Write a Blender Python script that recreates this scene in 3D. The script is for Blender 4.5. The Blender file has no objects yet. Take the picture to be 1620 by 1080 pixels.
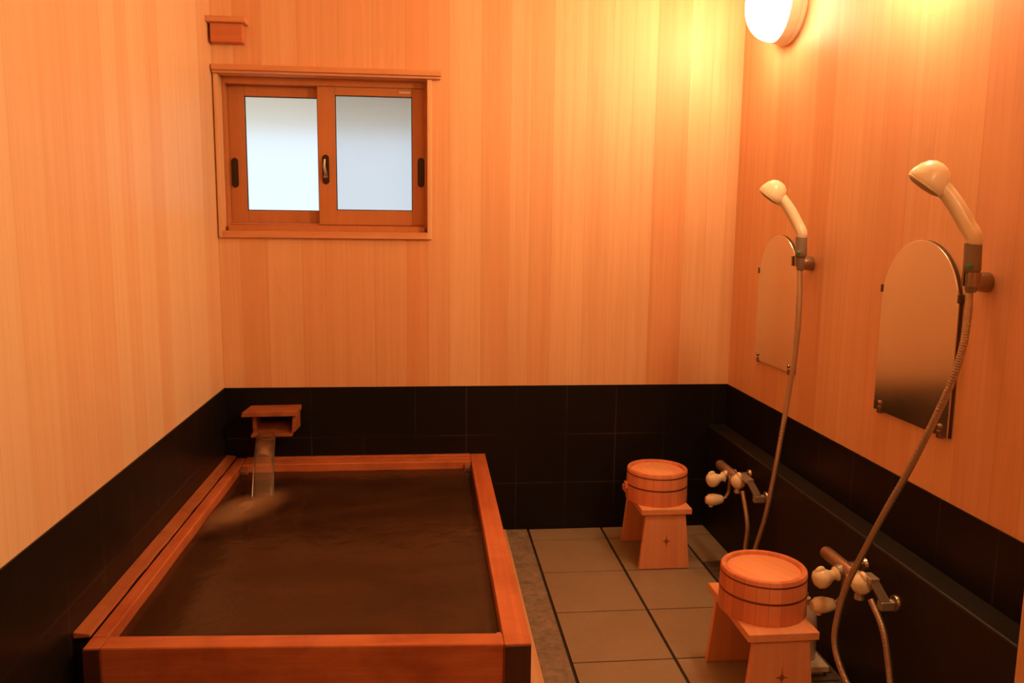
import bpy, bmesh, math, random
from mathutils import Vector, Matrix
random.seed(4)
C = bpy.context.scene.collection
SC = bpy.context.scene

# ------------------------------------------------------------------ camera
H = 1.2224
PITCH, YAW, ROLL, FPX = 0.1429, 0.1029, 0.0121, 1290.0
fw = Vector((math.sin(YAW)*math.cos(PITCH), math.cos(YAW)*math.cos(PITCH), -math.sin(PITCH)))
r0 = Vector((math.cos(YAW), -math.sin(YAW), 0)); u0 = r0.cross(fw)
r = math.cos(ROLL)*r0 + math.sin(ROLL)*u0; u = -math.sin(ROLL)*r0 + math.cos(ROLL)*u0
cam = bpy.data.cameras.new('camera'); camo = bpy.data.objects.new('camera', cam); C.objects.link(camo)
camo.matrix_world = Matrix(((r.x, u.x, -fw.x, 0), (r.y, u.y, -fw.y, 0), (r.z, u.z, -fw.z, H), (0, 0, 0, 1)))
cam.sensor_width = 36; cam.lens = FPX/1620*36; cam.clip_start = 0.02
SC.camera = camo

# ------------------------------------------------------------------ light
LAMP_COL = (1.0, 0.64, 0.34)
LAMP_STRENGTH = 43.0
LAMP_BACK = 86.0
LAMP_BEHIND = 78.0
w = bpy.data.worlds.new('overcast_sky'); SC.world = w; w.use_nodes = True
bg = w.node_tree.nodes['Background']; bg.inputs[0].default_value = (0.78, 0.90, 1.0, 1); bg.inputs[1].default_value = 1.2
vs = SC.view_settings
vs.view_transform = 'Standard'; vs.look = 'None'; vs.gamma = 1; vs.exposure = 0.0; vs.use_curve_mapping = False

# ------------------------------------------------------------------ room numbers
XL, XR, YB, YF, ZC = -0.7758, 1.2058, 3.144, -1.1, 2.42
XS = 1.1283          # face of the tiled ledge along the right wall
ZD, ZS = 0.592, 0.4263

# ------------------------------------------------------------------ materials
def lin(c):
    return tuple(((v/12.92) if v <= .04045 else ((v+.055)/1.055)**2.4) for v in c)
class N:
    def __init__(s, name):
        s.m = bpy.data.materials.new(name); s.m.use_nodes = True
        s.t = s.m.node_tree; s.b = s.t.nodes['Principled BSDF']; s.out = s.t.nodes['Material Output']
    def n(s, kind, **kw):
        x = s.t.nodes.new('ShaderNode'+kind)
        for k, v in kw.items(): setattr(x, k, v)
        return x
    def l(s, a, b): s.t.links.new(a, b)
    def math(s, op, a, b=None, c=None):
        x = s.n('Math', operation=op)
        for i, v in enumerate((a, b, c)):
            if v is None: continue
            if isinstance(v, (int, float)): x.inputs[i].default_value = v
            else: s.l(v, x.inputs[i])
        return x.outputs[0]
    def mix(s, f, a, b, blend='MIX'):
        x = s.n('Mix', data_type='RGBA', blend_type=blend)
        if isinstance(f, (int, float)): x.inputs[0].default_value = f
        else: s.l(f, x.inputs[0])
        for i, v in ((6, a), (7, b)):
            if isinstance(v, tuple): x.inputs[i].default_value = (*v[:3], 1)
            else: s.l(v, x.inputs[i])
        return x.outputs[2]
    def ramp(s, f, pts, interp='LINEAR'):
        x = s.n('ValToRGB'); cr = x.color_ramp; cr.interpolation = interp
        while len(cr.elements) < len(pts): cr.elements.new(1.0)
        for e, (p, c) in zip(cr.elements, pts): e.position = p; e.color = (*c, 1)
        s.l(f, x.inputs[0]); return x.outputs[0]
    def coords(s):
        tc = s.n('TexCoord'); sp = s.n('SeparateXYZ'); s.l(tc.outputs['Object'], sp.inputs[0])
        return tc.outputs['Object'], sp.outputs
    def noise(s, vec, scale, detail=3, rough=.55, dist=0.0):
        x = s.n('TexNoise'); x.inputs['Scale'].default_value = scale; x.inputs['Detail'].default_value = detail
        x.inputs['Roughness'].default_value = rough; x.inputs['Distortion'].default_value = dist
        s.l(vec, x.inputs['Vector']); return x.outputs['Fac']
    def bump(s, h, strength=.2, dist=.002):
        x = s.n('Bump'); x.inputs['Strength'].default_value = strength; x.inputs['Distance'].default_value = dist
        s.l(h, x.inputs['Height']); s.l(x.outputs[0], s.b.inputs['Normal'])
def simple(name, col, rough=.5, metal=0.0, spec=.5):
    q = N(name); q.b.inputs['Base Color'].default_value = (*col, 1)
    q.b.inputs['Roughness'].default_value = rough; q.b.inputs['Metallic'].default_value = metal
    q.b.inputs['Specular IOR Level'].default_value = spec
    return q.m
AX = {'x': 0, 'y': 1, 'z': 2}
def wood(name, grain='z', plank=None, width=.09, pal=None, rough=.45, seam=.35, gs=.5, fine=1.0, stain=0.0, polar=0):
    """vertical boards / plain timber. pal = list of colours a board can have"""
    q = N(name); vec, xyz = q.coords()
    pal = pal or [(.72, .49, .27)]
    if polar:
        ang = q.math('ARCTAN2', xyz[1], xyz[0])
        uc = q.math('MULTIPLY', q.math('ADD', ang, math.pi), polar/(2*math.pi))
    elif plank:
        o = xyz[AX[plank]]
        # boards of slightly different widths
        wob = q.math('MULTIPLY', q.math('SINE', q.math('MULTIPLY', o, 17.0)), .18)
        uc = q.math('ADD', q.math('DIVIDE', o, width), wob)
    if polar or plank:
        idx = q.math('FLOOR', uc); fr = q.math('FRACT', uc)
        wn = q.n('TexWhiteNoise', noise_dimensions='1D'); q.l(q.math('ADD', idx, 13.37), wn.inputs['W'])
        rnd = wn.outputs['Value']
        n = len(pal)
        base = q.ramp(rnd, [(i/n, c) for i, c in enumerate(pal)], 'CONSTANT')
        off = q.math('MULTIPLY', rnd, 37.0)
    else:
        base = q.ramp(q.math('ADD', xyz[0], .5), [(0, pal[0])]) if len(pal) == 1 else \
               q.ramp(q.noise(vec, 3.0), [(.3+.4*i/(len(pal)-1), c) for i, c in enumerate(pal)])
        off = None
    mp = q.n('Mapping'); sc = [48*fine]*3; sc[AX[grain]] = 1.0*fine
    mp.inputs['Scale'].default_value = sc; q.l(vec, mp.inputs['Vector'])
    v1 = mp.outputs[0]
    if off is not None:
        cb = q.n('CombineXYZ'); q.l(off, cb.inputs[AX[grain]]); va = q.n('VectorMath', operation='ADD')
        q.l(v1, va.inputs[0]); q.l(cb.outputs[0], va.inputs[1]); v1 = va.outputs[0]
    g1 = q.noise(v1, 1.0, 4, .6, .3)
    mp2 = q.n('Mapping'); sc2 = [14*fine]*3; sc2[AX[grain]] = .55*fine; mp2.inputs['Scale'].default_value = sc2
    q.l(vec, mp2.inputs['Vector']); v2 = mp2.outputs[0]
    if off is not None:
        va2 = q.n('VectorMath', operation='ADD'); q.l(v2, va2.inputs[0]); q.l(cb.outputs[0], va2.inputs[1]); v2 = va2.outputs[0]
    g2 = q.noise(v2, 1.0, 2, .5, 1.2)
    rings = q.math('FRACT', q.math('MULTIPLY', g2, 9.0))          # growth figure
    rings = q.math('POWER', rings, 3.0)
    dark = q.mix(1.0, base, (.80, .62, .45), 'MULTIPLY')
    light = q.mix(1.0, base, (1.10, 1.12, 1.12), 'MULTIPLY')
    c = q.mix(q.math('MULTIPLY', q.ramp(g1, [(.38, (0, 0, 0)), (.75, (1, 1, 1))]), gs), light, dark)
    c = q.mix(q.math('MULTIPLY', rings, gs*.40), c, dark)
    # broad soft streaks running with the grain
    mp3 = q.n('Mapping'); sc3 = [20*fine]*3; sc3[AX[grain]] = .45*fine; mp3.inputs['Scale'].default_value = sc3
    q.l(vec, mp3.inputs['Vector']); g3 = q.ramp(q.noise(mp3.outputs[0], 1.0, 2, .5, .2), [(.38, (0, 0, 0)), (.64, (1, 1, 1))])
    c = q.mix(q.math('MULTIPLY', g3, .32), c, q.mix(1.0, c, (.93, .80, .70), 'MULTIPLY'))
    if stain:
        st = q.ramp(q.noise(vec, 6.0, 4, .6, .5), [(.45, (0, 0, 0)), (.7, (1, 1, 1))])
        c = q.mix(q.math('MULTIPLY', st, stain), c, q.mix(1.0, base, (.42, .30, .25), 'MULTIPLY'))
    if polar or plank:
        d = q.math('MINIMUM', fr, q.math('SUBTRACT', 1.0, fr))
        s_ = q.math('LESS_THAN', d, .016 if plank else .03)
        c = q.mix(q.math('MULTIPLY', s_, seam), c, q.mix(1.0, base, (.35, .24, .16), 'MULTIPLY'))
    q.l(c, q.b.inputs['Base Color']); q.b.inputs['Roughness'].default_value = rough
    q.b.inputs['Specular IOR Level'].default_value = .35
    q.bump(g1, .12, .001)
    return q.m

PAL_BACK = [(.77, .47, .25), (.75, .42, .21), (.80, .51, .28), (.74, .38, .18), (.78, .47, .25), (.76, .43, .22), (.71, .33, .155), (.80, .50, .27)]
PAL_SIDE = [(.80, .57, .34), (.78, .53, .30), (.80, .58, .35), (.77, .50, .28), (.79, .55, .32)]
M = {}
M['wall_back'] = wood('cypress_boards_back', 'z', 'x', .098, PAL_BACK, seam=.13, gs=.30)
M['wall_side'] = wood('cypress_boards_left', 'z', 'y', .11, PAL_SIDE, seam=.10, gs=.22)
M['wall_right'] = wood('cypress_boards_right', 'z', 'y', .10, [(.77, .44, .24), (.75, .39, .20), (.79, .46, .25), (.76, .41, .22)], seam=.12, gs=.28)
M['ceiling'] = wood('ceiling_boards', 'y', 'x', .12, PAL_SIDE, seam=.4)
M['tub'] = wood('tub_timber_long', 'y', None, pal=[(.54, .155, .06), (.62, .20, .08), (.56, .17, .065)], rough=.30, gs=.8, stain=.5, fine=1.0)
M['tub_x'] = wood('tub_timber_cross', 'x', None, pal=[(.50, .14, .05), (.58, .185, .07), (.52, .15, .055)], rough=.30, gs=.8, stain=.5, fine=1.0)  # slightly darker copy: shade of the front face put into the colour
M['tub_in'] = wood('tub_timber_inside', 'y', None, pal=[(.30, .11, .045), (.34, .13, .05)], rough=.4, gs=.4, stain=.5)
M['endgrain'] = wood('wet_end_grain', 'z', None, pal=[(.055, .022, .012), (.075, .03, .015)], rough=.5, gs=.5)
M['oldwood'] = wood('weathered_plank', 'y', None, pal=[(.40, .13, .05), (.50, .19, .075)], rough=.45, gs=.8, stain=.5)
M['newwood'] = wood('floor_batten_timber', 'y', None, pal=[(.66, .40, .20), (.70, .44, .23)], rough=.5, gs=.5)
M['spout'] = wood('spout_timber', 'x', None, pal=[(.30, .10, .04), (.46, .16, .06)], rough=.5, gs=1.0, stain=.8, fine=1.6)
M['stool'] = wood('stool_timber', 'y', None, pal=[(.78, .36, .18), (.74, .32, .16)], rough=.5, gs=.35, fine=.7)
M['stool_leg'] = wood('stool_leg_timber', 'z', None, pal=[(.78, .36, .18), (.72, .31, .155)], rough=.5, gs=.35, fine=.7)
M['knot'] = simple('dark_knot', (.30, .09, .035), .6)
M['stave'] = wood('bucket_staves', 'z', polar=22, pal=[(.68, .235, .105), (.62, .20, .09), (.71, .26, .12), (.65, .215, .10)], rough=.4, seam=.35, gs=.35)
M['lid'] = wood('bucket_base_timber', 'y', 'x', .055, [(.84, .38, .18), (.86, .41, .20), (.82, .35, .165)], rough=.45, seam=.15, gs=.25)
M['hoop'] = simple('copper_hoop', (.26, .085, .04), .42, .6)
M['trimw'] = wood('casing_timber', 'x', None, pal=[(.72, .38, .18), (.68, .30, .13)], rough=.5, gs=.5)
M['trimz'] = wood('casing_timber_upright', 'z', None, pal=[(.78, .50, .27), (.74, .44, .23)], rough=.5, gs=.4)
M['boxwood'] = wood('vent_box_timber', 'x', None, pal=[(.66, .25, .10), (.60, .20, .08)], rough=.5, gs=.4)
M['sash'] = wood('sash_timber_finish', 'z', None, pal=[(.50, .20, .07), (.54, .22, .08)], rough=.45, gs=.2)
M['bronze'] = simple('dark_bronze', (.055, .038, .022), .35, .7)
M['cream'] = simple('cream_plastic', (.86, .74, .50), .30)
M['creamlamp'] = simple('cream_lamp_ring', (.85, .72, .52), .4)
M['ivory'] = simple('ivory_knob', (.82, .68, .44), .22)
M['grip'] = simple('grey_brown_grip', (.22, .165, .12), .4)
M['green'] = simple('green_button', (.02, .35, .13), .3)
M['face'] = simple('spray_face', (.42, .30, .20), .35)
M['chrome'] = simple('worn_chrome', (.50, .44, .35), .32, .6)
M['satin'] = simple('satin_brown_metal', (.34, .21, .13), .36, .55)
M['brass'] = simple('aged_brass', (.36, .27, .19), .24, .85)
M['hose'] = simple('hose_metal', (.50, .38, .27), .38, .8)
M['clip'] = simple('mirror_clip', (.12, .08, .05), .4, .6)
M['bottle'] = simple('pale_bottle', (.72, .60, .46), .35)
M['tray'] = simple('pale_tray', (.66, .54, .38), .45)
q = N('dimming_sheet'); tt = q.n('BsdfTransparent'); dd = q.n('BsdfDiffuse'); dd.inputs[0].default_value = (.30, .29, .27, 1)
mm = q.n('MixShader'); mm.inputs[0].default_value = .15; q.l(tt.outputs[0], mm.inputs[1]); q.l(dd.outputs[0], mm.inputs[2]); q.l(mm.outputs[0], q.out.inputs[0]); M['dim_sheet'] = q.m  # see-through grey for the sheet added to dull the right pane
M['light_block'] = simple('light_block_finish', (.50, .47, .42), .9)
M['eave'] = simple('outside_eave', (.88, .72, .52), .8)

q = N('mirror_glass'); q.b.inputs['Base Color'].default_value = (.78, .74, .66, 1); q.b.inputs['Metallic'].default_value = 1
vec, xyz = q.coords(); q.l(q.ramp(q.noise(vec, 5.0, 4), [(.3, (.18,)*3), (.8, (.26,)*3)]), q.b.inputs['Roughness']); M['mirror'] = q.m

def tiles(name, axis, col, joint, rough=.35, x0=0.0, step=.2):
    q = N(name); vec, xyz = q.coords()
    def ln(o, off, wd):
        f = q.math('FRACT', q.math('ADD', q.math('DIVIDE', q.math('SUBTRACT', o, off), step), 100.5))
        return q.math('LESS_THAN', q.math('ABSOLUTE', q.math('SUBTRACT', f, .5)), wd)
    a = ln(xyz[AX[axis]], x0, .009); b = ln(xyz[2], -.006, .009)
    jn = q.math('MAXIMUM', a, b)
    pat = q.ramp(q.noise(vec, 2.2, 3), [(.42, (0, 0, 0)), (.62, (1, 1, 1))])
    c = q.mix(q.noise(vec, 5.0, 4), col, tuple(v*1.6 for v in col))
    c = q.mix(q.math('MULTIPLY', jn, pat), c, joint)
    q.l(c, q.b.inputs['Base Color']); q.b.inputs['Roughness'].default_value = rough; q.b.inputs['Specular IOR Level'].default_value = .16
    q.bump(q.noise(vec, 40.0, 3), .08, .001); return q.m
M['tile_x'] = tiles('black_tile_back', 'x', (.0075, .0068, .0055), (.05, .042, .034), x0=.147)
M['tile_y'] = tiles('black_tile_side', 'y', (.0075, .0068, .0055), (.05, .042, .034), x0=.14)
q = N('black_stone_ledge'); vec, xyz = q.coords()
q.l(q.mix(q.noise(vec, 9.0, 5, .7), (.006, .005, .004), (.016, .012, .009)), q.b.inputs['Base Color'])
q.b.inputs['Roughness'].default_value = .5; q.b.inputs['Specular IOR Level'].default_value = .28; q.bump(q.noise(vec, 60, 4), .3, .002); M['ledge'] = q.m

def stone(name, a, b, sc, rough=.6, bstr=.2):
    q = N(name); vec, xyz = q.coords()
    big = q.noise(vec, sc*.25, 3); sm = q.noise(vec, sc, 5, .7)
    c = q.mix(q.ramp(sm, [(.3, (0, 0, 0)), (.7, (1, 1, 1))]), a, b)
    c = q.mix(q.math('MULTIPLY', big, .45), c, tuple(v*.55 for v in a))
    sp = q.ramp(q.noise(vec, sc*6, 2), [(.70, (0, 0, 0)), (.76, (1, 1, 1))])
    c = q.mix(q.math('MULTIPLY', sp, .5), c, tuple(min(1, v*2.2) for v in b))
    q.l(c, q.b.inputs['Base Color']); q.b.inputs['Roughness'].default_value = rough
    q.bump(sm, bstr, .003); return q.m
M['floor_tile'] = stone('brown_grey_floor_tile', (.31, .225, .135), (.36, .27, .17), 22, .5, .12)
M['grout'] = simple('dark_grout', (.02, .016, .012), .8)
M['gravel'] = stone('speckled_stone_strip', (.15, .115, .075), (.42, .32, .21), 26, .75, .6)
M['grate'] = wood('drain_grate_slats', 'x', None, pal=[(.085, .06, .042), (.11, .08, .055)], rough=.6, gs=.5)

# frosted glass
q = N('frosted_glass'); q.b.inputs['Base Color'].default_value = (.95, .97, .98, 1)
q.b.inputs['Transmission Weight'].default_value = 1; q.b.inputs['Roughness'].default_value = .30; q.b.inputs['IOR'].default_value = 1.3
M['frost'] = q.m
# bath water : cloudy mineral water, partly see-through, glossy
def watermat(name, tint, murk, fac, rough, bumpd):
    q = N(name); vec, xyz = q.coords()
    t = q.n('BsdfTransparent'); t.inputs[0].default_value = (*tint, 1)
    d = q.n('BsdfDiffuse')
    mp = q.n('Mapping'); mp.inputs['Scale'].default_value = (1.6, 3.4, 1); q.l(vec, mp.inputs['Vector'])
    dn = q.noise(mp.outputs[0], 2.0, 3, .5, .6)
    q.l(q.mix(q.ramp(dn, [(.35, (0, 0, 0)), (.65, (1, 1, 1))]), murk, tuple(v*1.8 for v in murk)), d.inputs[0])
    g = q.n('BsdfAnisotropic'); g.inputs['Roughness'].default_value = rough
    m1 = q.n('MixShader'); m1.inputs[0].default_value = fac; q.l(t.outputs[0], m1.inputs[1]); q.l(d.outputs[0], m1.inputs[2])
    f = q.n('Fresnel'); f.inputs[0].default_value = 1.33
    bp = q.n('Bump'); bp.inputs['Strength'].default_value = .5; bp.inputs['Distance'].default_value = bumpd
    q.l(q.noise(vec, 14, 2, .5, .5), bp.inputs['Height']); q.l(bp.outputs[0], g.inputs['Normal']); q.l(bp.outputs[0], f.inputs['Normal'])
    m2 = q.n('MixShader'); q.l(f.outputs[0], m2.inputs[0]); q.l(m1.outputs[0], m2.inputs[1]); q.l(g.outputs[0], m2.inputs[2])
    q.l(m2.outputs[0], q.out.inputs[0]); return q.m
M['water'] = watermat('bath_water', (.50, .26, .13), (.044, .020, .009), .74, .17, .004)
M['stream'] = watermat('falling_water', (.93, .88, .82), (.50, .36, .24), .06, .25, .0008)
q = N('churned_water'); vec, xyz = q.coords()
t = q.n('BsdfTransparent'); d = q.n('BsdfDiffuse'); d.inputs[0].default_value = (.46, .27, .14, 1)
ln_ = q.n('VectorMath', operation='LENGTH'); mp = q.n('Mapping'); mp.inputs['Scale'].default_value = (7.4, 3.45, 0); q.l(vec, mp.inputs['Vector']); q.l(mp.outputs[0], ln_.inputs[0])
fo = q.ramp(ln_.outputs['Value'], [(0.0, (1,)*3), (.32, (.55,)*3), (.86, (0,)*3)], 'EASE')
fn = q.math('MULTIPLY', fo, q.ramp(q.noise(vec, 9, 3, .5, .8), [(.2, (.45,)*3), (.7, (1,)*3)]))
m1 = q.n('MixShader'); q.l(q.math('MULTIPLY', fn, .85), m1.inputs[0]); q.l(t.outputs[0], m1.inputs[1]); q.l(d.outputs[0], m1.inputs[2]); q.l(m1.outputs[0], q.out.inputs[0])
M['foam'] = q.m
def emit(name, col, s):
    q = N(name); e = q.n('Emission'); e.inputs[0].default_value = (*col, 1); e.inputs[1].default_value = s
    q.l(e.outputs[0], q.out.inputs[0]); return q.m
M['globe'] = emit('lit_globe', LAMP_COL, LAMP_STRENGTH)
M['globe_c'] = emit('lit_globe_far_behind', LAMP_COL, LAMP_BEHIND)
M['globe_b'] = emit('lit_globe_behind', LAMP_COL, LAMP_BACK)

# ------------------------------------------------------------------ mesh helpers
def box(bm, x0, x1, y0, y1, z0, z1):
    vs_ = [bm.verts.new((x, y, z)) for z in (z0, z1) for y in (y0, y1) for x in (x0, x1)]
    for f in ((0, 2, 3, 1), (4, 5, 7, 6), (0, 1, 5, 4), (2, 6, 7, 3), (0, 4, 6, 2), (1, 3, 7, 5)):
        bm.faces.new([vs_[i] for i in f])
    return bm
def nb(*boxes):
    bm = bmesh.new()
    for b in boxes: box(bm, *b)
    return bm
def hexa(bm, lo, hi):
    """lo, hi: four points each, same winding"""
    a = [bm.verts.new(p) for p in lo]; b = [bm.verts.new(p) for p in hi]
    bm.faces.new(a[::-1]); bm.faces.new(b)
    for i in range(4): j = (i+1) % 4; bm.faces.new((a[i], a[j], b[j], b[i]))
    return bm
def frame_axes(d):
    d = Vector(d).normalized(); h = Vector((0, 0, 1)) if abs(d.z) < .9 else Vector((1, 0, 0))
    a = d.cross(h).normalized(); return a, d.cross(a).normalized(), d
def lathe(bm, prof, seg=32, axis=(0, 0, 1), org=(0, 0, 0)):
    """prof: (radius, height along axis)"""
    a, b, d = frame_axes(axis); o = Vector(org); rings = []
    for rr, h in prof:
        if rr < 1e-6: rings.append([bm.verts.new(o + d*h)])
        else: rings.append([bm.verts.new(o + d*h + (a*math.cos(t)+b*math.sin(t))*rr) for t in [2*math.pi*k/seg for k in range(seg)]])
    for p, q_ in zip(rings, rings[1:]):
        for k in range(seg):
            k2 = (k+1) % seg
            if len(p) == 1 and len(q_) == 1: continue
            if len(p) == 1: bm.faces.new((p[0], q_[k2], q_[k]))
            elif len(q_) == 1: bm.faces.new((p[k], p[k2], q_[0]))
            else: bm.faces.new((p[k], p[k2], q_[k2], q_[k]))
    if len(rings[0]) > 1: bm.faces.new(rings[0][::-1])
    if len(rings[-1]) > 1: bm.faces.new(rings[-1])
    return bm
def catmull(pts, n=10):
    P = [Vector(p) for p in pts]; P = [2*P[0]-P[1]] + P + [2*P[-1]-P[-2]]; out = []
    for i in range(1, len(P)-2):
        for k in range(n):
            t = k/n; a, b, c, d = P[i-1:i+3]
            out.append(.5*((2*b)+(c-a)*t+(2*a-5*b+4*c-d)*t*t+(3*b-a-3*c+d)*t**3))
    out.append(P[-2]); return out
def tube(bm, path, rad, seg=12, sx=1.0):
    """rad: number or function of 0..1"""
    P = [Vector(p) for p in path]; rings = []; prev = None
    for i, p in enumerate(P):
        d = (P[min(i+1, len(P)-1)] - P[max(i-1, 0)]).normalized()
        if prev is None: a = frame_axes(d)[0]
        else: a = (prev - d*prev.dot(d)).normalized()
        prev = a; b = d.cross(a); t = i/(len(P)-1)
        rr = rad(t) if callable(rad) else rad
        rings.append([bm.verts.new(p + (a*math.cos(s)*sx+b*math.sin(s))*rr) for s in [2*math.pi*k/seg for k in range(seg)]])
    for p, q_ in zip(rings, rings[1:]):
        for k in range(seg): bm.faces.new((p[k], p[(k+1) % seg], q_[(k+1) % seg], q_[k]))
    bm.faces.new(rings[0][::-1]); bm.faces.new(rings[-1]); return bm
def woff(o):
    v = Vector((0, 0, 0))
    while o is not None: v += o.location; o = o.parent
    return v
def obj(name, bm, mat, parent=None, bevel=0, smooth=False, seg=2, local=False):
    """mesh given in world coordinates; stored relative to its parent"""
    bmesh.ops.recalc_face_normals(bm, faces=bm.faces)
    if parent is not None and not local: bmesh.ops.translate(bm, verts=bm.verts, vec=-woff(parent))
    me = bpy.data.meshes.new(name); bm.to_mesh(me); bm.free()
    me.materials.append(M[mat] if isinstance(mat, str) else mat)
    o = bpy.data.objects.new(name, me); C.objects.link(o); o.parent = parent
    if smooth:
        for p in me.polygons: p.use_smooth = True
        if smooth != 'all': me.set_sharp_from_angle(angle=math.radians(38))
    if bevel:
        b = o.modifiers.new('bevel', 'BEVEL'); b.width = bevel; b.segments = seg; b.limit_method = 'ANGLE'
    return o
def tag(o, label=None, cat=None, group=None, kind=None):
    if label: o['label'] = label
    if cat: o['category'] = cat
    if group: o['group'] = group
    if kind: o['kind'] = kind
    return o
def thing(name, loc, label=None, cat=None, group=None, kind=None):
    o = bpy.data.objects.new(name, None); C.objects.link(o); o.location = loc; o.empty_display_size = .05
    return tag(o, label, cat, group, kind)
def struct(name, bm, mat, label, cat, bevel=0):
    return tag(obj(name, bm, mat, None, bevel), label, cat, kind='structure')
def copy_tree(o, parent=None):
    c = o.copy(); C.objects.link(c); c.parent = parent
    for ch in [k for k in bpy.data.objects if k.parent == o]: copy_tree(ch, c)
    return c

# ------------------------------------------------------------------ setting
OX0, OX1, OZ0, OZ1, WT = -.757, -.002, 1.185, 1.747, .14     # window opening
struct('wall_back', nb((XL-.1, OX0, YB, YB+WT, ZD, ZC), (OX1, XR+.1, YB, YB+WT, ZD, ZC), (OX0, OX1, YB, YB+WT, ZD, OZ0), (OX0, OX1, YB, YB+WT, OZ1, ZC)),
       'wall_back', 'back wall of upright orange cypress boards around the window', 'wall')
struct('wall_left', nb((XL-.1, XL, YF, YB, ZD, ZC)), 'wall_side', 'left wall of pale upright cypress boards above black tiles', 'wall')
struct('wall_right', nb((XR, XR+.1, YF, YB, ZD, ZC)), 'wall_right', 'right wall of upright cypress boards behind the showers', 'wall')
struct('wall_front', nb((XL-.1, XR+.1, YF-.1, YF, 0, ZC)), 'wall_back', 'wooden wall behind the viewer closing the bath room', 'wall')
struct('ceiling', nb((XL-.1, XR+.1, YF-.1, YB+WT, ZC, ZC+.08)), 'ceiling', 'boarded wooden ceiling over the bath room', 'ceiling')
# tiled dado
E_ = .004
struct('trim_1', nb((XL, XR, YB-E_, YB+WT, -.05, ZD)), 'tile_x', 'black tiled dado along the foot of the back wall', 'tiled dado')
struct('trim_2', nb((XL-.1, XL+E_, YF, YB-E_, -.05, ZD)), 'tile_y', 'black tiled dado along the left wall beside the tub', 'tiled dado')
struct('trim_3', nb((XR-E_, XR+.1, YF, YB-E_, -.05, ZD)), 'tile_y', 'black tiled dado on the right wall above the stone ledge', 'tiled dado')
bm = nb((XS, XR-E_, 1.356, YB-E_, -.04, ZS))
struct('trim_4', bm, 'ledge', 'black stone ledge running low along the right wall behind the taps', 'ledge', .006)
struct('trim_5', nb((1.118, XR-E_, 1.25, 1.354, -.04, ZC)), 'trimz', 'upright wooden post ending the ledge at the right edge of the photo', 'post', .003)
# floor
FX, FY, TW = .3977, 3.0197, .3005
struct('floor', nb((XL-.1, XR+.1, YF, YB, -.06, -.006)), 'grout', 'floor bed with dark joints under the square floor tiles', 'floor')
bm = bmesh.new(); gx, gy = .0045, .0028
cols = [(.3977, .3977+TW), (.3977+TW, .3977+2*TW)]
for (a, b) in cols:
    yy = YB
    ys = [YB-E_] + [FY - k*TW for k in range(15)]
    for y1, y0 in zip(ys, ys[1:]):
        if y0 < YF: break
        box(bm, a+gx, b-gx, y0+gy, y1-(gy if y1 != ys[0] else 0.003), -.006, 0)
xn = .3977+2*TW
ys = [YB-E_-.003, 3.036, 2.775]
for y1, y0 in zip(ys, ys[1:]): box(bm, xn+gx, XS-.002, y0+gy, y1-gy, -.006, 0)
struct('trim_6', bm, 'floor_tile', 'square brown-grey stone floor tiles between the tub and the right wall', 'floor tiles', .0012)
struct('trim_7', nb((.3085, FX-gx, YF, YB-E_, -.006, 0)), 'gravel', 'rough speckled stone strip in the floor beside the tub', 'stone strip', .001)

# drain grate
g = thing('drain_grate', (1.06, 1.9, -.006), 'dark slatted drain grate in the floor at the foot of the right wall', 'drain grate')
bm = bmesh.new(); y = 1.0
box(bm, xn+gx, xn+gx+.012, 1.0, 2.77, -.006, 0); box(bm, XS-.014, XS-.002, 1.0, 2.77, -.006, 0)
obj('side_rail', bm, 'grate', g)
bm = bmesh.new()
y = 2.77
while y > 1.02:
    box(bm, xn+gx+.012, XS-.014, y-.034, y, -.006, -.0005); y -= .040
obj('slats', bm, 'grate', g, .001)

# ------------------------------------------------------------------ window
W1 = thing('window_1', (-.38, YB, OZ0), 'small sliding window with two frosted panes high in the back wall', 'window', kind='structure')
obj('lintel', nb((-.772, .047, YB-.022, YB+.02, 1.7475, 1.757), (-.772, .050, YB-.030, YB+.01, 1.757, 1.777)), 'trimw', W1, .002)
obj('side_casing', nb((-.770, -.755, YB-.012, YB+.095, OZ0-.024, 1.7475)), 'trimz', W1, .0015)
obj('side_casing', nb((-.0035, .013, YB-.012, YB+.095, OZ0-.024, 1.7475)), 'trimz', W1, .0015)
obj('sill', nb((-.757, -.002, YB-.013, YB+.06, OZ0-.024, OZ0+.001)), 'trimw', W1, .0015)
# outer frame sitting in the recess
F0, F1 = YB+.045, YB+.125
fr = bmesh.new()
box(fr, -.755, -.744, F0, F1, OZ0, OZ1); box(fr, -.014, -.003, F0, F1, OZ0, OZ1)
box(fr, -.744, -.014, F0, F1, 1.722, OZ1); box(fr, -.744, -.014, F0-.02, F1, OZ0+.001, OZ0+.022)
box(fr, -.744, -.014, F0+.012, F0+.018, OZ0+.022, OZ0+.030)
obj('window_frame', fr, 'sash', W1, .0015)
def sash(x0, x1, gx0, gx1, gz0, gz1, z0, z1, y0, y1):
    bm = bmesh.new()
    box(bm, x0, gx0, y0, y1, z0, z1); box(bm, gx1, x1, y0, y1, z0, z1)
    box(bm, gx0, gx1, y0, y1, gz1, z1); box(bm, gx0, gx1, y0, y1, z0, gz0)
    s = obj('sash', bm, 'sash', W1, .002)
    ym = (y0+y1)/2
    obj('gasket', nb((gx0, gx0+.003, y0+.003, ym, gz0, gz1), (gx1-.003, gx1, y0+.003, ym, gz0, gz1), (gx0, gx1, y0+.003, ym, gz0, gz0+.003), (gx0, gx1, y0+.003, ym, gz1-.003, gz1)), 'bronze', s)
    obj('pane', nb((gx0-.002, gx1+.002, ym, ym+.004, gz0-.002, gz1+.002)), 'frost', s)
    return s
sl = sash(-.744, -.365, -.684, -.415, 1.262, 1.684, OZ0+.030, 1.722, YB+.086, YB+.108)
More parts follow.
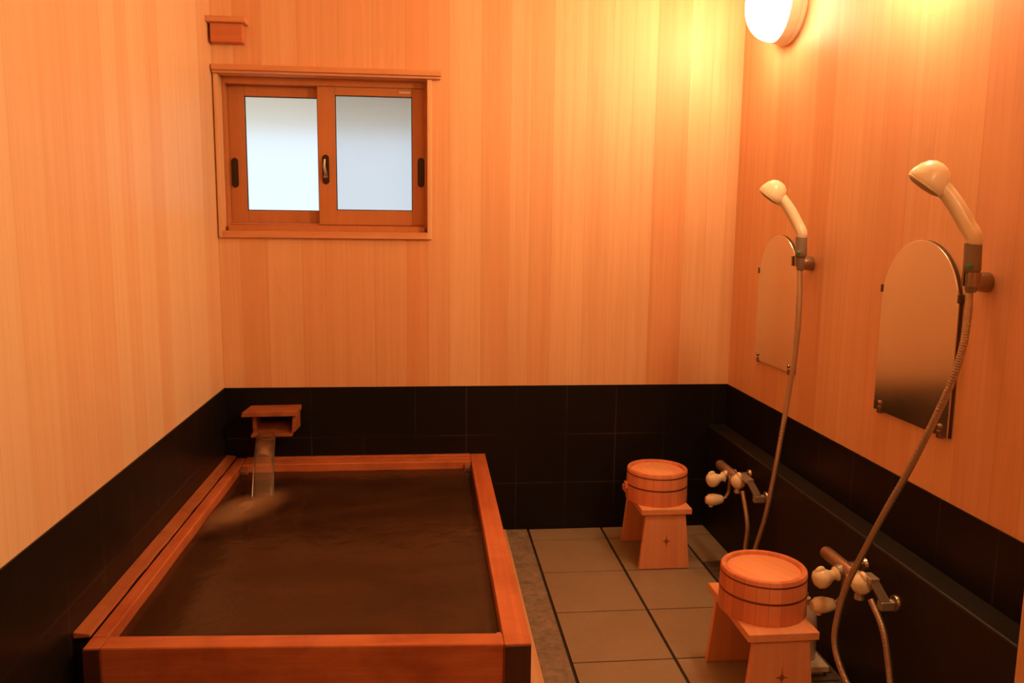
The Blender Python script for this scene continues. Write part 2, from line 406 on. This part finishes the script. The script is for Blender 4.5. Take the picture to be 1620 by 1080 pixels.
sr = sash(-.412, -.014, -.347, -.0600, 1.267, 1.691, OZ0+.027, 1.722, YB+.052, YB+.076)
def pull(x, z, y, par, name='finger_pull'):
    bm = bmesh.new()
    prof = [(-.013, -.045), (-.009, -.052), (0, -.056), (.009, -.052), (.013, -.045), (.013, .045), (.009, .052), (0, .056), (-.009, .052), (-.013, .045)]
    a = [bm.verts.new((x+p, y, z+q_)) for p, q_ in prof]; b = [bm.verts.new((x+p*.85, y-.004, z+q_*.96)) for p, q_ in prof]
    bm.faces.new(a); bm.faces.new(b[::-1])
    for i in range(10): j = (i+1) % 10; bm.faces.new((a[i], a[j], b[j], b[i]))
    box(bm, x-.005, x+.005, y-.0052, y-.0035, z-.036, z+.012)
    lathe(bm, [(.0055, 0), (.0055, .003), (0, .0035)], 14, (0, -1, 0), (x, y-.0035, z+.030))
    o = obj(name, bm, 'bronze', par); return o
pull(-.726, 1.402, YB+.086, sl); pull(-.0275, 1.413, YB+.052, sr)
lk = pull(-.385, 1.418, YB+.052, sr, 'latch')
bm = bmesh.new(); tube(bm, catmull([(-.385, YB+.046, 1.385), (-.383, YB+.038, 1.400), (-.388, YB+.034, 1.428), (-.387, YB+.038, 1.455)], 6), lambda t: .006-.002*t, 8)
lathe(bm, [(.009, 0), (.009, .008), (.006, .012), (0, .012)], 16, (0, -1, 0), (-.385, YB+.048, 1.392))
obj('crescent_lever', bm, 'brass', lk, smooth=True)
obj('dimming_sheet', nb((-.365, -.014, YB+.116, YB+.1165, OZ0+.022, 1.722)), 'dim_sheet', W1)  # unseen thin sheet, added behind the right pane to grey it
obj('maker_plate', nb((-.108, -.066, YB+.0505, YB+.052, 1.703, 1.711)), 'tray', sr)
# what the frosted glass blurs, outside
struct('trim_8', nb((-2.2, 1.6, YB+WT+.02, YB+1.95, 1.752, 1.80)), 'eave', 'eave board outside the frosted window', 'eave')
struct('trim_9', nb((.05, .20, YB+WT+.02, YB+3.2, -.2, 2.6)), 'light_block', 'added wall beyond the frosted window, holding sky light off the left wall', 'added light block')  # wall added and lengthened to block sky light from the left wall

# little roofed box on the back wall, top left
vb = thing('vent_box', (-.71, YB, 1.85), 'small reddish wooden box with a lid high on the wall above the window', 'wooden box')
obj('box_body', nb((-.766, -.655, YB-.045, YB, 1.8495, 1.913)), 'boxwood', vb, .002)
obj('box_roof', nb((-.7755, -.640, YB-.068, YB, 1.913, 1.9325)), 'trimw', vb, .002)

# ------------------------------------------------------------------ bath tub
ZR = .32
t = thing('bathtub', (-.27, 2.39, 0), 'square sunken wooden bathtub filled to the brim with brown water', 'bathtub')
obj('side_board', nb((.162, .2215, 1.650, YB-E_-.002, .0, ZR)), 'tub', t, .003)
obj('side_board', nb((-.735, -.7005, 1.757, YB-E_-.002, .0, ZR-.002)), 'tub', t, .003)
obj('front_board', hexa(bmesh.new(), [(-.700, 1.704, 0), (.162, 1.653, 0), (.162, 1.704, 0), (-.700, 1.757, 0)], [(-.700, 1.704, ZR-.001), (.162, 1.653, ZR-.001), (.162, 1.704, ZR-.001), (-.700, 1.757, ZR-.001)]), 'tub_x', t, .004)
obj('back_board', nb((-.700, .162, 3.045, YB-E_-.03, .0, ZR-.003), (-.700, .162, YB-E_-.026, YB-E_-.002, .0, ZR+.002)), 'tub_x', t, .004)
obj('bottom_boards', nb((-.700, .162, 1.758, 3.045, .0, .03)), 'tub_in', t)
def endcap(x0, x1, y, z1):
    bm = nb((x0, x1, y-.004, y, .0, z1)); return obj('end_grain', bm, 'endgrain', t, .001)
e = endcap(.1635, .220, 1.650, ZR-.004); e['label'] = 'dark wet end of the right side board'
e = endcap(-.735, -.702, 1.708, ZR-.006); e['label'] = 'dark wet end of the left side board'
obj('side_board_nose', nb((-.735, -.7005, 1.708, 1.7565, .0, ZR-.003)), 'tub', t, .002)
for sx, w_ in ((-.700, .028), (.134, .028)):
    pst = obj('corner_post', nb((sx+.001, sx+w_-.001, 3.015, 3.0445, .03, ZR-.010)), 'tub_in', t, .002)
    obj('metal_clip', nb((sx+.004, sx+w_-.008, 3.012, 3.0145, ZR-.022, ZR-.016)), 'chrome', pst)
obj('metal_clip', nb((.150, .159, 1.706, 1.711, ZR-.012, ZR-.004)), 'chrome', t)
# water
bm = bmesh.new(); nx, ny = 40, 60; ZW = .288
wx0, wx1, wy0, wy1 = -.6995, .1615, 1.7225, 3.0445
yf = lambda i: 1.7575-.052*i/nx
gv = [[bm.verts.new((wx0+(wx1-wx0)*i/nx, yf(i)+(wy1-yf(i))*j/ny, ZW + .0012*math.sin(i*.7+j*.35)*math.exp(-((i/nx-.15)**2+(j/ny-.75)**2)*4))) for i in range(nx+1)] for j in range(ny+1)]
for j in range(ny):
    for i in range(nx): bm.faces.new((gv[j][i], gv[j][i+1], gv[j+1][i+1], gv[j+1][i]))
tag(obj('bath_water', bm, 'water', None, smooth='all'), 'dark brown cloudy hot spring water filling the wooden tub', 'water')
# falling stream and the churned patch it makes
bm = bmesh.new(); path = []
for k in range(15):
    s_ = k/14; path.append((-.600+.035*s_, 3.028-.275*s_, .4395-.150*s_*s_ - .001))
tube(bm, path, lambda t_: .0125 + .001*t_, 20, 2.7)
tag(obj('water_stream', bm, 'stream', None, smooth=True), 'thin sheet of water pouring from the wooden spout into the tub', 'water stream')
bm = bmesh.new()
lathe(bm, [(1.0, 0), (.8, .001), (.5, .005), (.22, .013), (.08, .019), (0, .021)], 36)
ca, sa = math.cos(-.45), math.sin(-.45)
for v in bm.verts:
    v.co.x *= .135; v.co.y *= .29
    wx = v.co.x*ca - v.co.y*sa                      # keep it inside the tub boards
    if wx < -.096: v.co.x += (-.096-wx)*ca; v.co.y -= (-.096-wx)*sa
o = obj('churned_water', bm, 'foam', None, smooth='all'); o.location = (-.60, 2.635, ZW+.002); o.rotation_euler.z = -.45
tag(o, 'pale churned foam on the bath water where the stream lands', 'foam', kind='stuff')

# wooden spout
sp = thing('wooden_spout', (-.58, YB, .43), 'little roofed wooden water spout on the black tiles over the tub', 'water spout')
obj('spout_roof', hexa(bmesh.new(), [(-.690, 3.020, .505), (-.487, 3.020, .507), (-.487, YB-E_, .507), (-.690, YB-E_, .505)], [(-.686, 3.022, .524), (-.487, 3.022, .526), (-.487, YB-E_, .526), (-.676, YB-E_, .524)]), 'spout', sp, .003)
obj('spout_side', nb((-.655, -.641, 3.050, YB-E_, .440, .505)), 'spout', sp, .002)
obj('spout_side', hexa(bmesh.new(), [(-.508, 3.026, .440), (-.494, 3.040, .448), (-.494, YB-E_, .440), (-.508, YB-E_, .440)], [(-.506, 3.036, .505), (-.493, 3.036, .505), (-.493, YB-E_, .505), (-.508, YB-E_, .505)]), 'spout', sp, .001)
obj('spout_trough', hexa(bmesh.new(), [(-.657, 3.022, .428), (-.506, 3.022, .430), (-.506, YB-E_, .440), (-.655, YB-E_, .440)], [(-.655, 3.024, .439), (-.508, 3.024, .440), (-.508, YB-E_, .462), (-.641, YB-E_, .462)]), 'spout', sp, .001)

# planks beside the tub
bm = bmesh.new()
n = 26; ra = random.Random(3)
lo, hi = [], []
for k in range(n+1):
    y_ = 1.752 + (3.135-1.752)*k/n
    j = ra.uniform(-.0015, .0015) * (1 if 0 < k < n else 0)
    lo.append([(-.7715, y_, .318), (-.7365+j, y_, .3195), (-.7365+j, y_, .326), (-.7715, y_, .332)])
rows = [[bm.verts.new(p) for p in r_] for r_ in lo]
for a, b in zip(rows, rows[1:]):
    for i in range(4): bm.faces.new((a[i], a[(i+1) % 4], b[(i+1) % 4], b[i]))
bm.faces.new(rows[0]); bm.faces.new(rows[-1][::-1])
tag(obj('wall_plank', bm, 'oldwood', None, .001), 'worn wooden strip closing the gap between tub and left wall', 'wooden plank')
struct('trim_10', nb((XL+E_, -.738, 1.765, YB-E_, 0, .3165)), 'ledge', 'dark tiled upstand under the worn strip left of the tub', 'upstand')
tag(obj('floor_batten', nb((.2225, .3075, .6, YB-E_-.003, -.006, .003)), 'newwood', None, .001), 'pale orange wooden batten lying on the floor along the right side of the tub', 'wooden batten')

# ------------------------------------------------------------------ lamps
def lamp(y, z, gm, label):
    L = thing('wall_lamp', (XR, y, z), label, 'wall lamp')
    obj('lamp_base', lathe(bmesh.new(), [(.132, 0), (.134, .004), (.134, .016), (.129, .022), (.127, .046), (.124, .050)], 56, (-1, 0, 0), (XR, y, z)), 'creamlamp', L, smooth=True)
    pr = [(.1235, .050)]
    for k in range(1, 13):
        a = k/12*math.pi/2; pr.append((.1235*math.cos(a)**.8 if k < 12 else 0, .050+.092*math.sin(a)))
    obj('lamp_globe', lathe(bmesh.new(), pr, 56, (-1, 0, 0), (XR, y, z)), gm, L, smooth=True)
lamp(2.748, 1.962, 'globe', 'glowing round wall lamp at the top of the right wall')
lamp(1.93, 1.962, 'globe_b', 'glowing round wall lamp above the nearer mirror, just over the top of the photo')

lamp(.20, 1.962, 'globe_c', 'glowing round wall lamp on the right wall behind the viewer, outside the photo')

# ------------------------------------------------------------------ mirrors
def mirror(y, label):
    R_, z0, zt = .159, .742, 1.196
    m_ = thing('wall_mirror', (XR, y, z0), label, 'mirror', 'arched mirrors on the right wall')
    zc = zt - R_
    pts = [(-R_, 0), (R_, 0)] + [(R_*math.cos(a), zc-z0+R_*math.sin(a)) for a in [math.pi*k/30 for k in range(31)]]
    def slab(x0, x1, s):
        bm = bmesh.new()
        c0 = [bm.verts.new((x0, y+p*s, z0+q_ if s == 1 else z0+.0+q_)) for p, q_ in pts]; c1 = [bm.verts.new((x1, y+p*s, z0+q_)) for p, q_ in pts]
        bm.faces.new(c0); bm.faces.new(c1[::-1])
        for i in range(len(pts)): j = (i+1) % len(pts); bm.faces.new((c0[i], c0[j], c1[j], c1[i]))
        return bm
    obj('backing', slab(XR-.007, XR-.0005, 1), 'clip', m_)
    gl = obj('glass', slab(XR-.012, XR-.0072, .992), 'mirror', m_, .0012)
    for dy, dz, nm in ((-R_, zc-z0+.03, 'side_clip'), (R_, zc-z0+.03, 'side_clip'), (-R_+.03, .012, 'bottom_clip'), (R_-.03, .012, 'bottom_clip')):
        bm = bmesh.new()
        if nm == 'side_clip': box(bm, XR-.0145, XR-.0005, y+dy-.0035, y+dy+.0035, z0+dz-.010, z0+dz+.010)
        else:
            lathe(bm, [(.007, 0), (.007, .003), (.004, .005), (0, .005)], 16, (-1, 0, 0), (XR-.012, y+dy, z0+dz+.010))
            box(bm, XR-.0155, XR-.0005, y+dy-.006, y+dy+.006, z0-.006, z0+.012)
        obj(nm, bm, 'clip' if nm == 'side_clip' else 'brass', m_, .001)
mirror(2.702, 'arched frameless mirror on the right wall, the farther and smaller-looking one')
mirror(1.886, 'arched frameless mirror on the right wall, the nearer one reflecting a dark band below')

# ------------------------------------------------------------------ showers
def bracket(dy, label):
    y = 1.655+dy
    b = thing('shower_bracket', (XR, y, 1.112), label, 'shower bracket', 'shower brackets on the right wall')
    bm = bmesh.new(); ax = Vector((-.066, -.034, .008)).normalized()
    lathe(bm, [(.022, 0), (.0225, .004), (.0215, .018), (.017, .036), (.0135, .044)], 32, (-1, -.12, .03), (XR, y, 1.110))
    obj('wall_mount', bm, 'brass', b, smooth=True)
    bm = bmesh.new()
    lathe(bm, [(.0145, 0), (.015, .003), (.015, .020), (.011, .026), (0, .028)], 24, (-.35, -1, .05), (XR-.049, y-.003, 1.119))
    obj('pivot_knob', bm, 'brass', b, smooth=True)
    bm = bmesh.new(); n_ = 28; r1, r2 = .0175, .0135; rings = []
    for k in range(n_):
        a = math.radians(35 + 290*k/(n_-1)) ; ca, sa = math.cos(a), math.sin(a)
        rings.append([bm.verts.new((1.138-ca*rr, y-.042+sa*rr*1.0, zz)) for rr, zz in ((r1, 1.104), (r1+.001, 1.134), (r2+.001, 1.134), (r2, 1.104))])
    for p, q_ in zip(rings, rings[1:]):
        for i in range(4): bm.faces.new((p[i], p[(i+1) % 4], q_[(i+1) % 4], q_[i]))
    bm.faces.new(rings[0]); bm.faces.new(rings[-1][::-1])
    obj('cradle', bm, 'brass', b, smooth=True)
bracket(0, 'brass shower bracket holding the nearer hand shower beside its mirror')
bracket(.823, 'brass shower bracket holding the farther hand shower beside its mirror')

def hand_shower(dy, dx, hose_pts, label):
    o = Vector((dx, dy, 0)); c = Vector((1.138, 1.613, 1.125))+o
    s = thing('hand_shower', tuple(c), label, 'hand shower', 'hand showers on the right wall')
    q_ = lambda *p: Vector(p)+o
    # cone inside the cradle + grip
    obj('grip', lathe(bmesh.new(), [(.0095, -.034), (.012, -.028), (.0125, .006), (.0165, .010), (.0175, .012), (.0178, .030), (.0172, .032), (.0172, .066), (.0160, .070)], 28, (-.02, .03, 1), tuple(c)), 'grip', s, smooth=True)
    b = obj('button', lathe(bmesh.new(), [(.005, 0), (.005, .003), (.003, .005), (0, .005)], 16, (-.75, -.65, 0), tuple(c+Vector((-.0130, -.0105, .022)))), 'green', s, smooth=True)
    b['label'] = 'small green button'
    path = catmull([c+Vector((-.001, .001, .066)), c+Vector((-.002, .001, .082)), q_(1.128, 1.628, 1.232), q_(1.108, 1.645, 1.276), q_(1.090, 1.656, 1.304), q_(1.076, 1.664, 1.322)], 8)
    obj('handle', tube(bmesh.new(), path, lambda t_: .0160 + .0015*math.sin(t_*3.0) + .005*max(0, t_-.75)*4*.5, 20), 'cream', s, smooth='all')
    nrm = Vector((-.50, .32, -.80)).normalized(); hc = q_(1.062, 1.672, 1.326)
    prof = [(0, -.042), (.014, -.040), (.026, -.033), (.035, -.019), (.040, -.003), (.0415, .006), (.0405, .010)]
    obj('shower_head', lathe(bmesh.new(), prof, 36, tuple(nrm), tuple(hc)), 'cream', s, smooth=True)
    f = obj('spray_face', lathe(bmesh.new(), [(.0375, .0095), (.0385, .012), (.036, .017), (.024, .021), (0, .0225)], 36, tuple(nrm), tuple(hc)), 'face', s, smooth=True)
    obj('face_ring', lathe(bmesh.new(), [(.0395, .0098), (.0405, .012), (.0395, .0145), (.0375, .0150), (.0370, .0098)], 36, tuple(nrm), tuple(hc)), 'cream', s, smooth=True)
    hp = catmull(hose_pts, 40)
    L_ = len(hp)
    obj('hose', tube(bmesh.new(), hp, lambda t_: .0076 + .0004*math.sin(t_*L_*1.9), 12), 'hose', s, smooth='all')
hand_shower(0, 0, [(1.137, 1.614, 1.093), (1.133, 1.606, 1.042), (1.125, 1.602, 0.975), (1.115, 1.611, 0.905), (1.1, 1.635, 0.816), (1.075, 1.672, 0.692), (1.045, 1.707, 0.576), (1.018, 1.739, 0.464), (1.0, 1.767, 0.373), (.985, 1.772, .29), (.98, 1.768, .225), (.986, 1.745, .175), (1.0, 1.712, .13),
             (1.020, 1.675, .085), (1.045, 1.645, .065), (1.066, 1.652, .105), (1.075, 1.682, .175), (1.072, 1.718, .275), (1.062, 1.765, .335)],
            'hand shower with grey hose nearest the viewer, hung over the nearer mirror')
hand_shower(.800, 0, [(1.136, 2.412, 1.093), (1.132, 2.388, 0.953), (1.125, 2.383, 0.836), (1.112, 2.383, 0.717), (1.092, 2.374, 0.579), (1.07, 2.365, 0.439), (1.052, 2.368, 0.315), (1.04, 2.399, 0.202),
             (1.038, 2.43, .115), (1.046, 2.47, .065), (1.057, 2.51, .085), (1.064, 2.535, .145), (1.065, 2.53, .23), (1.060, 2.575, .335)],
            'hand shower with grey hose hung by the farther mirror near the room corner')

# ------------------------------------------------------------------ faucets
def faucet(dy, ly, label):
    """dy moves the whole tap, ly shifts its wall leg"""
    t_ = thing('shower_faucet', (XS, 1.80+dy, .34), label, 'faucet', 'two-knob shower faucets on the ledge')
    P = lambda x, y_, z: (x, y_+dy, z-(.004 if z > .33 else 0))
    bm = bmesh.new()
    lathe(bm, [(.0165, 0), (.0175, .002), (.0175, .160), (.0160, .166), (.012, .168)], 28, (0, 1, .0), P(1.058, 1.822, .3665))
    obj('body', bm, 'satin', t_, smooth=True)
    bm = bmesh.new(); lathe(bm, [(.0195, 0), (.021, .004), (.021, .022), (.0185, .026)], 28, (0, 1, 0), P(1.058, 1.800, .3665))
    obj('valve_collar', bm, 'chrome', t_, smooth=True)
    obj('side_valve', lathe(bmesh.new(), [(.0150, -.030), (.0165, -.010), (.0165, .010), (.0165, .015)], 24, (-1, 0, -.10), P(1.048, 1.880, .362)), 'chrome', t_, smooth=True)
    obj('hose_outlet', lathe(bmesh.new(), [(.010, 0), (.010, .020), (.012, .024), (.012, .034)], 20, (0, 0, -1), P(1.060, 1.812, .352)), 'chrome', t_, smooth=True)
    # wall leg
    yl = 1.762+ly
    bm = bmesh.new(); lathe(bm, [(.021, 0), (.0215, .003), (.019, .009), (.012, .012)], 28, (-1, 0, 0), P(XS, yl, .324))
    obj('wall_flange', bm, 'brass', t_, smooth=True)
    bm = bmesh.new(); lathe(bm, [(.0095, .008), (.0095, .02)], 16, (-1, 0, 0), P(XS, yl, .324))
    box(bm, 1.083, 1.117, yl+dy-.011, yl+dy+.011, .309, .331)
    hexa(bm, [P(1.086, yl-.009, .326), P(1.110, yl-.009, .328), P(1.110, yl+.009, .328), P(1.086, yl+.009, .326)],
         [P(1.058, yl+.004, .384), P(1.080, yl+.004, .386), P(1.080, yl+.020, .386), P(1.058, yl+.020, .384)])
    box(bm, 1.058, 1.082, yl+dy+.003, 1.806+dy, .372, .386)
    obj('wall_leg', bm, 'chrome', t_, .002)
    # second leg hidden behind the body
    bm = bmesh.new(); lathe(bm, [(.0195, 0), (.017, .008), (.010, .012), (.010, .062)], 24, (-1, 0, 0), P(XS, 1.915+ly, .360))
    obj('wall_leg', bm, 'brass', t_, smooth=True)
    # knobs
    def knob(org, ax, nm):
        bm = bmesh.new(); lathe(bm, [(.016, 0), (.0185, .002), (.0185, .006), (.0150, .008), (.0130, .012), (.0135, .018), (.019, .026), (.0245, .036), (.0255, .046), (.0225, .057), (.0140, .064), (0, .066)], 32, ax, org)
        k = obj(nm, bm, 'ivory', t_, smooth='all')
        a = Vector(ax).normalized(); c_ = Vector(org) + a*.046
        bm = bmesh.new(); tube(bm, catmull([c_+Vector((0, 0, .018))-a*.008, c_+Vector((0, 0, .026))-a*.001, c_+Vector((0, 0, .024))+a*.009, c_+Vector((0, 0, .016))+a*.015], 6), lambda s_: .0075*math.sin(math.pi*(.18+.64*s_)), 12)
        obj('thumb_fin', bm, 'ivory', k, smooth='all')
    knob(P(1.058, 1.845, .3665-.004), (-.04, -1, -.02), 'knob')
    knob(P(1.036, 1.880, .3545), (-1, -.05, -.25), 'knob')
    # swivel outlet with its egg shaped tip
    bm = bmesh.new(); tube(bm, catmull([P(1.060, 1.884, .350), P(1.060, 1.884, .318), P(1.056, 1.882, .290), P(1.043, 1.880, .272), P(1.030, 1.879, .268)], 6), .0085, 14)
    obj('outlet_pipe', bm, 'brass', t_, smooth='all')
    bm = bmesh.new(); lathe(bm, [(.011, 0), (.015, .004), (.0185, .018), (.0215, .034), (.0200, .050), (.0120, .061), (0, .064)], 28, (-1, 0, -.02), P(1.034, 1.879, .268))
    lathe(bm, [(.008, 0), (.008, .024), (.006, .027), (0, .027)], 16, (0, 0, -1), P(.992, 1.879, .268))
    obj('outlet_tip', bm, 'ivory', t_, smooth=True)
faucet(0, 0, 'ivory and chrome faucet on the ledge beside the nearer bucket')
faucet(.808, -.035, 'ivory and chrome faucet on the ledge in the far corner beyond the nearer bucket')

# ------------------------------------------------------------------ stools and buckets
ZSEAT = .226
def stool(cx, cy, rz, label):
    s = thing('bath_stool', (cx, cy, 0), label, 'bath stool', 'small wooden bath stools')
    s.rotation_euler.z = rz
    bm = nb((-.0915, .0915, -.150, .150, ZSEAT-.021, ZSEAT))
    obj('seat', bm, 'stool', s, .0022, local=True)
    for sy in (-1, 1):
        y0, y1 = sy*.122, sy*.140; yb0, yb1 = sy*.124, sy*.142
        a, b = sorted((y0, y1)); c_, d_ = sorted((yb0, yb1))
        bm = hexa(bmesh.new(), [(-.0935, c_, 0), (.0925, c_, 0), (.0925, d_, 0), (-.0935, d_, 0)], [(-.072, a, ZSEAT-.0212), (.072, a, ZSEAT-.0212), (.072, b, ZSEAT-.0212), (-.072, b, ZSEAT-.0212)])
        lg = obj('leg', bm, 'stool_leg', s, .0018, local=True)
        if sy < 0:
            bm = bmesh.new(); yk = -.1420
            pts = []
            for k in range(16):
                rr = (.020, .006, .009, .006)[k % 4] * (1.0 if k % 8 == 0 else .85); an = math.pi/2 + 2*math.pi*k/16
                pts.append((.004+rr*math.cos(an), .104+rr*1.25*math.sin(an)))
            f_ = [bm.verts.new((p, yk-.0008+.0012*(q_/.2), q_)) for p, q_ in pts]; g_ = [bm.verts.new((p, yk+.003, q_)) for p, q_ in pts]
            bm.faces.new(f_); bm.faces.new(g_[::-1])
            for i in range(16): j = (i+1) % 16; bm.faces.new((f_[i], f_[j], g_[j], g_[i]))
            kk = obj('cut_out', bm, 'knot', lg, local=True); kk['label'] = 'dark flower-shaped cut-out'
    return s
s1 = stool(.842, 2.862, 0.0, 'small wooden bath stool farther from the viewer, on the floor tiles under the farther bucket')
s2 = stool(.876, 1.968, 0.0, 'small wooden bath stool nearest the viewer, carrying the nearer bucket')

def bucket(cx, cy, rz, label):
    b = thing('wooden_bucket', (cx, cy, ZSEAT), label, 'wooden bucket', 'upturned wooden bath buckets')
    b.rotation_euler.z = rz
    hgt = .115; rb, rt = .1125, .1095
    prof = [(rb-.013, 0), (rb-.001, 0), (rb, .001), (rt+.0004, hgt-.003), (rt-.002, hgt), (rt-.013, hgt), (rt-.0145, hgt-.002), (rt-.0145, hgt-.030)]
    bm = bmesh.new(); lathe(bm, prof, 88)
    obj('staves', bm, 'stave', b, smooth=True, local=True)
    obj('base_disc', lathe(bmesh.new(), [(rt-.015, hgt-.024), (rt-.0147, hgt-.0095), (rt-.016, hgt-.0085), (0, hgt-.0085)], 64), 'lid', b, smooth=True, local=True)
    for z0, z1 in ((.099, .1040), (.055, .0615)):
        rr = lambda z: rb+(rt-rb)*z/hgt
        bm = bmesh.new(); lathe(bm, [(rr(z0)-.002, z0), (rr(z0)+.0010, z0+.0005), (rr(z0)+.0016, (z0+z1)/2), (rr(z1)+.0010, z1-.0005), (rr(z1)-.002, z1)], 72)
        obj('hoop', bm, 'hoop', b, smooth=True, local=True)
    bm = bmesh.new(); box(bm, -rb-.010, -rb+.002, -.011, .011, .040, .066)
    obj('grip_peg', bm, 'stave', b, .003, local=True)
bucket(.838, 2.842, .05, 'upturned wooden bucket with two dark hoops, on the farther stool')
bucket(.876, 1.962, 3.6, 'upturned wooden bucket with two dark hoops, on the nearer stool')

# ------------------------------------------------------------------ bottle and tray
tr = thing('bath_tray', (1.03, 2.055, 0), 'pale low tray on the floor behind the nearer stool', 'tray')
obj('tray_board', nb((.975, 1.094, 1.992, 2.112, .012, .030)), 'tray', tr, .003)
for yy in (2.004, 2.088): obj('tray_foot', nb((.985, 1.084, yy, yy+.012, 0, .0125)), 'tray', tr, .001)
bo = thing('shampoo_bottle', (1.046, 2.055, .030), 'pale plain pump bottle standing on the tray, half hidden by the nearer bucket', 'bottle')
bm = bmesh.new(); lathe(bm, [(.031, 0), (.034, .004), (.034, .090), (.031, .118), (.022, .142), (.012, .155), (.011, .160)], 36, (0, 0, 1), (1.046, 2.055, .030))
obj('bottle_body', bm, 'bottle', bo, smooth=True)
bm = bmesh.new(); lathe(bm, [(.0125, .160), (.0125, .172), (.005, .174), (.005, .186), (0, .187)], 24, (0, 0, 1), (1.046, 2.055, .030))
obj('pump', bm, 'bottle', bo, smooth=True)
